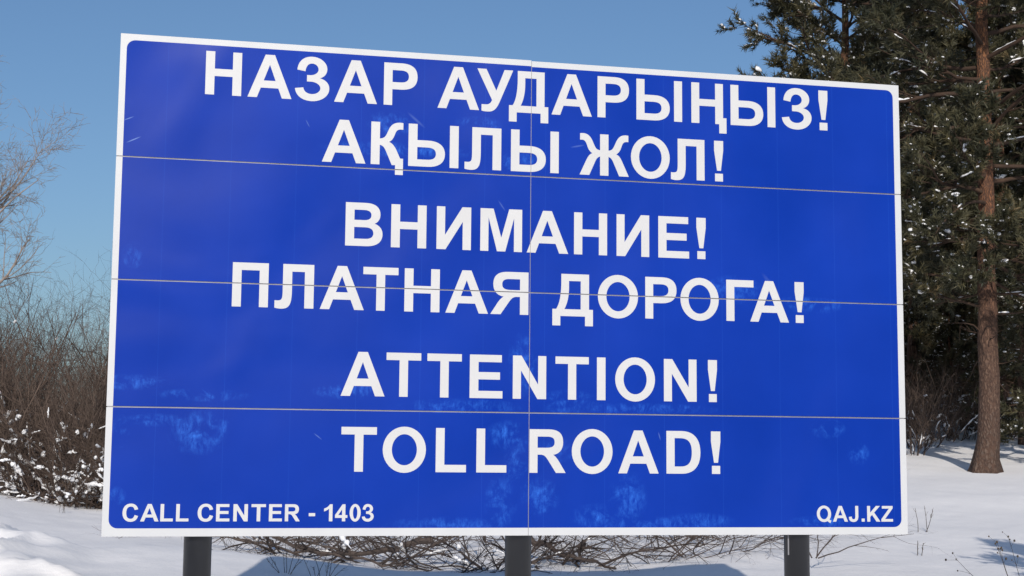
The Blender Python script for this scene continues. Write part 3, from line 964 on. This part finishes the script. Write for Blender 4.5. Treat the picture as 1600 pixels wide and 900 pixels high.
place_pine(pine_main, 'pine_tree', 11.75, 37.0, 0.6, 1.0, 'tall pine with reddish trunk rising from a flared base in open snow')
place_pine(pine_b, 'pine_tree', 10.3, 45.0, 1.9, 1.0, 'snow flecked pine whose crown overhangs the top right of the sign')
place_pine(pine_y, 'young_pine', 14.6, 39.5, 0.3, 1.0, 'bushy young pine with branches to the snow beside the reddish trunk', cat='tree')
place_pine(pine_s, 'young_pine', 7.35, 14.2, 0.0, 0.95, 'small young pine off to the right throwing its shadow on the snow', cat='tree')
back = [(13.4, 50, 'c', .2, 1.0), (16.2, 49, 'c', 1.7, 1.08), (18.6, 53, 'b', 2.9, .95), (15.0, 57, 'c', 4.0, 1.15), (20.5, 58, 'c', .9, 1.2), (17.6, 63, 'm', 2.2, 1.0), (13.2, 55, 'y', 3.0, 1.1),
        (22.5, 62, 'b', 5.1, 1.0), (15.6, 45.5, 'y', 4.4, .8), (19.5, 46, 'm', 3.6, .9), (24.5, 55, 'c', 2.4, 1.1), (21.0, 70, 'c', 3.3, 1.2), (12.6, 60, 'c', 5.6, .8), (27, 66, 'm', 1.1, 1.0), (18.5, 74, 'c', 1.4, 1.25),
        (17.3, 52, 'y', 1.1, 1.0), (16.6, 54.5, 'y', 2.1, .9), (15.5, 51, 'y', 5.1, .85), (14.3, 48.5, 'y', .1, .55), (19.8, 55, 'y', 2.6, 1.1), (16.4, 60, 'y', .4, 1.2), (21.5, 64, 'y', 5.5, 1.2), (18.8, 66, 'y', 3.3, 1.3), (14.4, 66, 'c', 2.0, .9), (23.5, 72, 'c', .2, 1.1), (20.2, 80, 'c', 4.6, 1.2), (25.5, 78, 'c', 3.7, 1.2)]
KM = dict(c=pine_c, b=pine_b, m=pine_main, y=pine_y)
for x, y, k, rz, sc in back:
    if k == 'y':
        place_pine(KM[k], 'young_pine', x, y, rz, sc, 'short bushy young pine growing under the tall pines of the wood', 'young pines under the wood')
    elif k == 'c':
        place_pine(KM[k], 'pine_tree', x, y, rz, sc, 'dark low branched pine in the wood behind the reddish trunk', 'low branched pines of the wood')
    else:
        place_pine(KM[k], 'pine_tree', x, y, rz, sc, 'tall bare stemmed pine in the wood behind the reddish trunk', 'tall pines of the wood')


# ---- bare shrubs and brush
def make_shrub(seed, n0, h, spread, n1, n2, r0, wig=0.07, bend=0.0, snow=40, arch=0.0, n3=0, snow_low=0.5, snow_size=(0.03, 0.09), base_r=0.25, l2=0.32, l3=0.18, smin=0.15):
    rng = np.random.default_rng(seed)
    a = rng.uniform(0, 2 * np.pi, n0)
    q = rng.random(n0) ** 0.5
    P0 = np.stack([np.cos(a) * base_r * q, np.sin(a) * base_r * q, np.full(n0, -0.1)], 1)
    tl = spread * rng.uniform(smin, 1.0, n0)
    D0 = np.stack([np.cos(a) * np.sin(tl), np.sin(a) * np.sin(tl), np.cos(tl)], 1)
    L0 = h * rng.uniform(0.55, 1.08, n0)
    A = grow(rng, P0, D0, L0, 10, wig, bend - arch)
    AR = taper(r0 * rng.uniform(0.6, 1.2, n0), 10, 0.25)
    bag = Bag()
    bag.add(*tubes(A, AR, 5))
    s, d, r, t, pi = sprout(rng, A, AR, n1, 0.15, 0.95, 0.6)
    B = grow(rng, s, d, h * rng.uniform(0.15, l2 * 1.4, n1) * (1.2 - 0.6 * t), 7, wig * 1.3, bend)
    BR = taper(np.clip(r * 0.6, r0 * 0.12, r0), 7, 0.3)
    bag.add(*tubes(B, BR, 4))
    s, d, r, t, pi = sprout(rng, B, BR, n2, 0.15, 1.0, 0.65)
    Cc = grow(rng, s, d, h * rng.uniform(0.06, l3 * 1.4, n2), 5, wig * 1.8, bend)
    CR = taper(np.clip(r * 0.6, r0 * 0.09, r0), 5, 0.4)
    bag.add(*tubes(Cc, CR, 3))
    if n3:
        s, d, r, t, pi = sprout(rng, Cc, CR, n3, 0.1, 1.0, 0.7)
        Dd = grow(rng, s, d, h * rng.uniform(0.03, l3 * 0.8, n3), 4, wig * 2, bend)
        bag.add(*tubes(Dd, taper(np.clip(r * 0.7, r0 * 0.07, r0), 4, 0.5), 3))
    me = bag.mesh('branches', False)
    sn = None
    if snow:
        # uneven ridges of snow lying along some of the branches
        sb = Bag()
        for X, share in ((B, 0.75), (A[:, 1:8], 0.25)):
            mid = X[:, 3]
            steep = np.abs(X[:, -1, 2] - X[:, 0, 2]) / np.linalg.norm(X[:, -1] - X[:, 0], axis=1)
            w = np.exp(-np.clip(mid[:, 2], 0, 99) / (h * snow_low)) * (mid[:, 2] > 0.02) * (1.02 - steep)
            nb = min(int(len(X) * 0.6), max(1, int(snow * share / 4)))
            pick = rng.choice(len(X), nb, p=w / w.sum(), replace=False)
            kk = 11
            t0 = rng.uniform(0.0, 2.5, nb)
            t1 = np.minimum(t0 + rng.uniform(0.8, 3.6, nb), 5.95)
            tq = t0[:, None] + (t1 - t0)[:, None] * np.linspace(0, 1, kk)[None]
            i = tq.astype(int)
            fr = (tq - i)[..., None]
            Pp = X[pick[:, None], i] * (1 - fr) + X[pick[:, None], i + 1] * fr
            rad_s = np.sin(np.linspace(0.02, np.pi - 0.02, kk))[None] ** 0.5 * rng.uniform(*snow_size, (nb, 1)) * (1 + 0.75 * rng.uniform(-1, 1, (nb, kk)))
            Pp[..., 2] += rad_s * 0.45
            Pp += rng.normal(size=Pp.shape) * rad_s[..., None] * 0.25
            sb.add(*tubes(Pp, np.maximum(rad_s, 0.002), 7))
        sn = sb.mesh('lying_snow')
    return dict(tw=me, snow=sn)


def place_shrub(ms, name, x, y, rz, sc, m, label, group=None, cat='shrub', dz=0.0):
    o = empty(name, (x, y, gz(x, y) + dz), rz)
    o.scale = (sc, sc, sc) if np.isscalar(sc) else sc
    tag(o, label, cat, group)
    b = link('branches', ms['tw'], m, o)
    if ms['snow']: link('lying_snow', ms['snow'], M_BSNOW, o)['kind'] = 'stuff'
    return o


tall = [make_shrub(100 + i, 20, 5.0, 0.55, 190, 520, 0.030, wig=0.13, bend=0.03, snow=14, n3=900, snow_low=0.5, snow_size=(0.012, 0.03)) for i in range(3)]
low = [make_shrub(120 + i, 34, 2.2, 1.15, 240, 700, 0.020, wig=0.13, bend=-0.01, snow=330, n3=1300, snow_low=0.8, snow_size=(0.010, 0.040), base_r=0.6) for i in range(3)]
rs = np.random.default_rng(5)
spots = []
for row, (Y0, n, qa, qb) in enumerate([(31.5, 8, -0.46, -0.20), (35, 8, -0.44, -0.19), (40, 8, -0.42, -0.17), (46, 8, -0.40, -0.15)]):
    for i in range(n):
        q = qa + (qb - qa) * (i + rs.uniform(0.1, 0.9)) / n
        y = Y0 + rs.uniform(-1, 1)
        spots.append((q * y, y, rs.uniform(0, 6.28), rs.uniform(0.72, 1.05)))
for i, (x, y, rz, sc) in enumerate(spots):
    place_shrub(tall[i % 3], 'bare_shrub', x, y, rz, sc, M_SHRUB, 'tall leafless brown shrub in the thicket left of the sign', 'leafless thicket left of the sign')
for i in range(13):
    q = -0.45 + 0.27 * (i + rs.uniform(0.2, 0.8)) / 13
    y = 29.5 + rs.uniform(-0.7, 1.2) + 18 * max(0, -q - 0.27)
    place_shrub(low[i % 3], 'snowy_shrub', q * y, y, rs.uniform(0, 6.28), rs.uniform(0.8, 1.1), M_SHRUB, 'low tangled shrub loaded with snow at the foot of the thicket', 'snow loaded low shrubs')

# bare tree at the left edge
def make_bare_tree(seed, H, r0):
    rng = np.random.default_rng(seed)
    k = 16
    T = grow(rng, np.array([[0, 0, -0.4]]), np.array([[0.02, 0, 1.0]]), np.array([H]), k, 0.035, 0.03)
    TR = taper(np.array([r0]), k, 0.08)
    trunk = mesh_np('trunk', *tubes(T, TR, 14), True)
    bag = Bag()
    n = 26
    s, d, r, t, pi = sprout(rng, T, TR, n, 0.22, 0.97, 0.75)
    L = H * 0.36 * (1.12 - 0.75 * t) * rng.uniform(0.7, 1.15, n)
    A = grow(rng, s, d, L, 11, 0.09, 0.055)
    AR = taper(np.clip(r * 0.6, 0.02, 0.1), 11, 0.16)
    bag.add(*tubes(A, AR, 7))
    n = 260
    s, d, r, t, pi = sprout(rng, A, AR, n, 0.2, 1.0, 0.6)
    B = grow(rng, s, d, L[pi] * rng.uniform(0.15, 0.42, n), 8, 0.11, 0.03)
    BR = taper(np.clip(r * 0.55, 0.008, 0.03), 8, 0.3)
    bag.add(*tubes(B, BR, 5))
    n = 2200
    s, d, r, t, pi = sprout(rng, B, BR, n, 0.15, 1.0, 0.65)
    D3 = grow(rng, s, d, rng.uniform(0.25, 0.85, n), 6, 0.16, 0.02)
    R3 = taper(np.clip(r * 0.55, 0.0045, 0.012), 6, 0.45)
    bag.add(*tubes(D3, R3, 3))
    n = 8000
    s, d, r, t, pi = sprout(rng, D3, R3, n, 0.1, 1.0, 0.7)
    bag.add(*tubes(grow(rng, s, d, rng.uniform(0.1, 0.38, n), 4, 0.2, 0.0), taper(np.full(n, 0.005), 4, 0.6), 3))
    return trunk, bag.mesh('branches', True)


tr, br = make_bare_tree(8, 12.5, 0.17)
bt = empty('bare_tree', (-15.0, 40.0, gz(-15.0, 40.0)), 0.4)
tag(bt, 'pale barked leafless tree standing over the thicket', 'tree')
link('trunk', tr, M_POPLAR, bt)
link('branches', br, M_POPLAR, bt)

# brush lying on the snow behind the sign
brush = [make_shrub(200 + i, 20, 2.4, 1.5, 115, 300, 0.022, wig=0.14, bend=-0.03, snow=44, n3=320, snow_low=0.35, snow_size=(0.012, 0.035), base_r=0.9, l2=0.4, l3=0.22, smin=0.72) for i in range(3)]
thin = [make_shrub(220 + i, 18, 2.6, 1.4, 90, 220, 0.010, wig=0.13, bend=-0.03, snow=0, n3=120, base_r=0.5, l2=0.45, l3=0.25, smin=0.6) for i in range(2)]
for i, (x, y, rz, sc) in enumerate([(-4.0, 22.6, .2, .8), (-3.1, 21.8, 1.4, .95), (-2.2, 21.3, 2.5, .95), (-1.2, 21.3, .4, .9), (-0.35, 20.6, 3.9, .75), (.5, 21.0, 5.0, .95), (-.6, 24.8, .8, 1.1)]):
    place_shrub(brush[i % 3], 'brushwood', x, y, rz, sc, M_BRUSH, 'tangled dark brushwood lying in snow behind the left and middle posts', 'brushwood behind the sign')
for i, (x, y, rz, sc) in enumerate([(1.9, 21.6, .7, .95), (2.9, 22.3, 2.2, 1.0), (3.6, 23.6, 4.1, .9), (2.3, 23.5, 5.2, 1.1)]):
    place_shrub(thin[i % 2], 'thin_brush', x, y, rz, sc, M_BRUSH, 'loose thin twigs arching over snow between the middle and right posts', 'thin brush behind the sign')

# bare scrub at the foot of the pines
scrub = [make_shrub(240 + i, 22, 2.6, 0.8, 170, 420, 0.016, wig=0.12, snow=60, n3=500, snow_low=0.6, snow_size=(0.01, 0.028), base_r=0.5) for i in range(2)]
for i, (x, y, rz, sc) in enumerate([(12.1, 44, .3, 1.0), (11.3, 42.0, 2.1, .75), (13.3, 46, 4, 1.1), (14.2, 47, 1.2, 1.0), (12.6, 47.5, 3.2, 1.2), (15.6, 48, 5.2, 1.1), (10.9, 46, 1.0, 1.0)]):
    place_shrub(scrub[i % 2], 'bare_scrub', x, y, rz, sc, M_SHRUB, 'bare dark scrub under the pines at the edge of the wood', 'scrub at the edge of the wood')


# ---- single dry weeds and twigs in the snow
def make_weed(seed, n, h, lean, heads, spread=0.35, r=0.0035):
    rng = np.random.default_rng(seed)
    P0 = np.stack([rng.normal(size=n) * 0.05, rng.normal(size=n) * 0.05, np.full(n, -0.06)], 1)
    D0 = np.stack([lean + rng.normal(size=n) * spread, rng.normal(size=n) * spread, np.ones(n)], 1)
    A = grow(rng, P0, D0, h * rng.uniform(0.7, 1.1, n), 9, 0.05, -0.01)
    AR = taper(np.full(n, r), 9, 0.55)
    bag = Bag()
    bag.add(*tubes(A, AR, 5))
    s, d, rr, t, pi = sprout(rng, A, AR, n * 4, 0.5, 1.0, 0.6)
    B = grow(rng, s, d, h * rng.uniform(0.06, 0.2, n * 4), 4, 0.1, 0.05)
    bag.add(*tubes(B, taper(rr * 0.7, 4, 0.6), 4))
    hd = None
    if heads:
        tips = np.concatenate([A[:, -1], B[:, -1]])
        V0, F0 = ICO1
        sz = rng.uniform(0.007, 0.014, len(tips))
        V = tips[:, None] + V0[None] * sz[:, None, None] * np.array([1, 1, 1.2])
        F = F0[None] + (np.arange(len(tips)) * len(V0))[:, None, None]
        hd = mesh_np('seed_heads', V.reshape(-1, 3), F.reshape(-1, 3), True)
    return bag.mesh('stems'), hd


def weed(seed, x, y, n, h, lean, heads, label, name='dry_weed', group=None, cat='weed', **kw):
    a, hd = make_weed(seed, n, h, lean, heads, **kw)
    o = empty(name, (x, y, gz(x, y)))
    tag(o, label, cat, group)
    link('stems', a, M_WEED, o)
    if hd: link('seed_heads', hd, M_WEED, o)['kind'] = 'stuff'


weed(301, 5.62, 16.6, 3, 0.62, -0.25, True, 'dry weed with dark round seed heads on upright stems by the tree shadow', spread=0.12)
weed(302, 5.25, 16.3, 1, 0.75, -1.0, True, 'long dry weed stem leaning left with seed heads at its tip', spread=0.1)
weed(303, 4.35, 16.4, 1, 0.2, 0.1, True, 'single short dry weed stem poking from open snow', spread=0.1)
weed(304, -2.45, 16.6, 7, 0.42, 0.1, False, 'bunch of upright twigs in the blue shadow behind the left post', name='twig_tuft', cat='twigs', spread=0.4, r=0.004)
weed(305, -2.05, 16.4, 8, 0.45, 0.1, False, 'fan of dark twigs in the blue shadow below the brushwood', name='twig_tuft', cat='twigs', spread=0.5, r=0.004)
weed(306, -8.0, 27.0, 4, 0.5, 0.0, False, 'few dry grass stems in front of the snowy thicket', name='dry_grass', cat='grass', spread=0.15)
weed(307, 5.7, 21.0, 2, 0.35, 0.5, False, 'small forked twig standing in the open snow slope', name='forked_twig', cat='twig', spread=0.3, r=0.007)
weed(308, 6.6, 24.0, 3, 0.5, 0.2, False, 'curved thin twigs beside the lower right sign edge', name='bent_twig', cat='twigs', spread=0.5, r=0.006)
tw = make_shrub(330, 5, 1.25, 1.3, 16, 30, 0.010, wig=0.13, bend=-0.05, snow=0, base_r=0.1, l2=0.5, l3=0.25)
place_shrub(tw, 'fallen_branch', 3.95, 19.6, 0.4, 1.0, M_BRUSH, 'thin fallen branch hanging down the snow right of the right post', cat='branch', dz=0.25)


def lying_branch(seed, pts, r0, label):
    """a thick dead branch following the snow through ground points, with side twigs"""
    rng = np.random.default_rng(seed)
    P = np.array(pts, float)
    t = np.linspace(0, len(P) - 1, 12)
    X = np.stack([np.interp(t, np.arange(len(P)), P[:, i]) for i in range(3)], 1)
    X[:, 2] += ground_z(X[:, 0], X[:, 1])
    X += rng.normal(size=X.shape) * 0.025
    o0 = X[0].copy()
    A = (X - o0)[None]
    AR = taper(np.array([r0]), 12, 0.35)
    bag = Bag()
    bag.add(*tubes(A, AR, 8))
    s, d, rr, tt, pi = sprout(rng, A, AR, 14, 0.15, 1.0, 0.8)
    d[:, 2] = np.abs(d[:, 2]) * 0.6
    B = grow(rng, s, d, rng.uniform(0.3, 0.9, 14), 7, 0.13, -0.02)
    BR = taper(rr * 0.45, 7, 0.3)
    bag.add(*tubes(B, BR, 5))
    s, d, rr, tt, pi = sprout(rng, B, BR, 40, 0.2, 1.0, 0.7)
    bag.add(*tubes(grow(rng, s, d, rng.uniform(0.12, 0.4, 40), 5, 0.15, -0.01), taper(np.clip(rr * 0.6, 0.003, 1), 5, 0.4), 3))
    o = empty('fallen_branch', tuple(o0))
    tag(o, label, 'branch')
    link('limb', bag.mesh('limb'), M_BRUSH, o)


lying_branch(401, [(0.30, 21.8, .30), (0.62, 21.3, .22), (0.95, 20.9, .12), (1.45, 20.5, .04)], 0.045, 'thick dark dead branch slanting down the snow right of the middle post')
lying_branch(402, [(1.05, 21.6, .30), (0.98, 21.2, .18), (0.95, 20.95, .05)], 0.04, 'short stub of dead branch crossing the slanting branch near the middle post')
lying_branch(403, [(-1.15, 21.5, .28), (-1.7, 21.0, .20), (-2.3, 20.6, .12), (-2.9, 20.5, .08)], 0.05, 'thick brown dead branch lying across the brushwood near the left post')
lying_branch(404, [(-3.4, 21.0, .22), (-2.6, 20.3, .12), (-1.9, 19.9, .10), (-1.4, 19.8, .05)], 0.03, 'long thin brown branch along the lower rim of the brushwood')
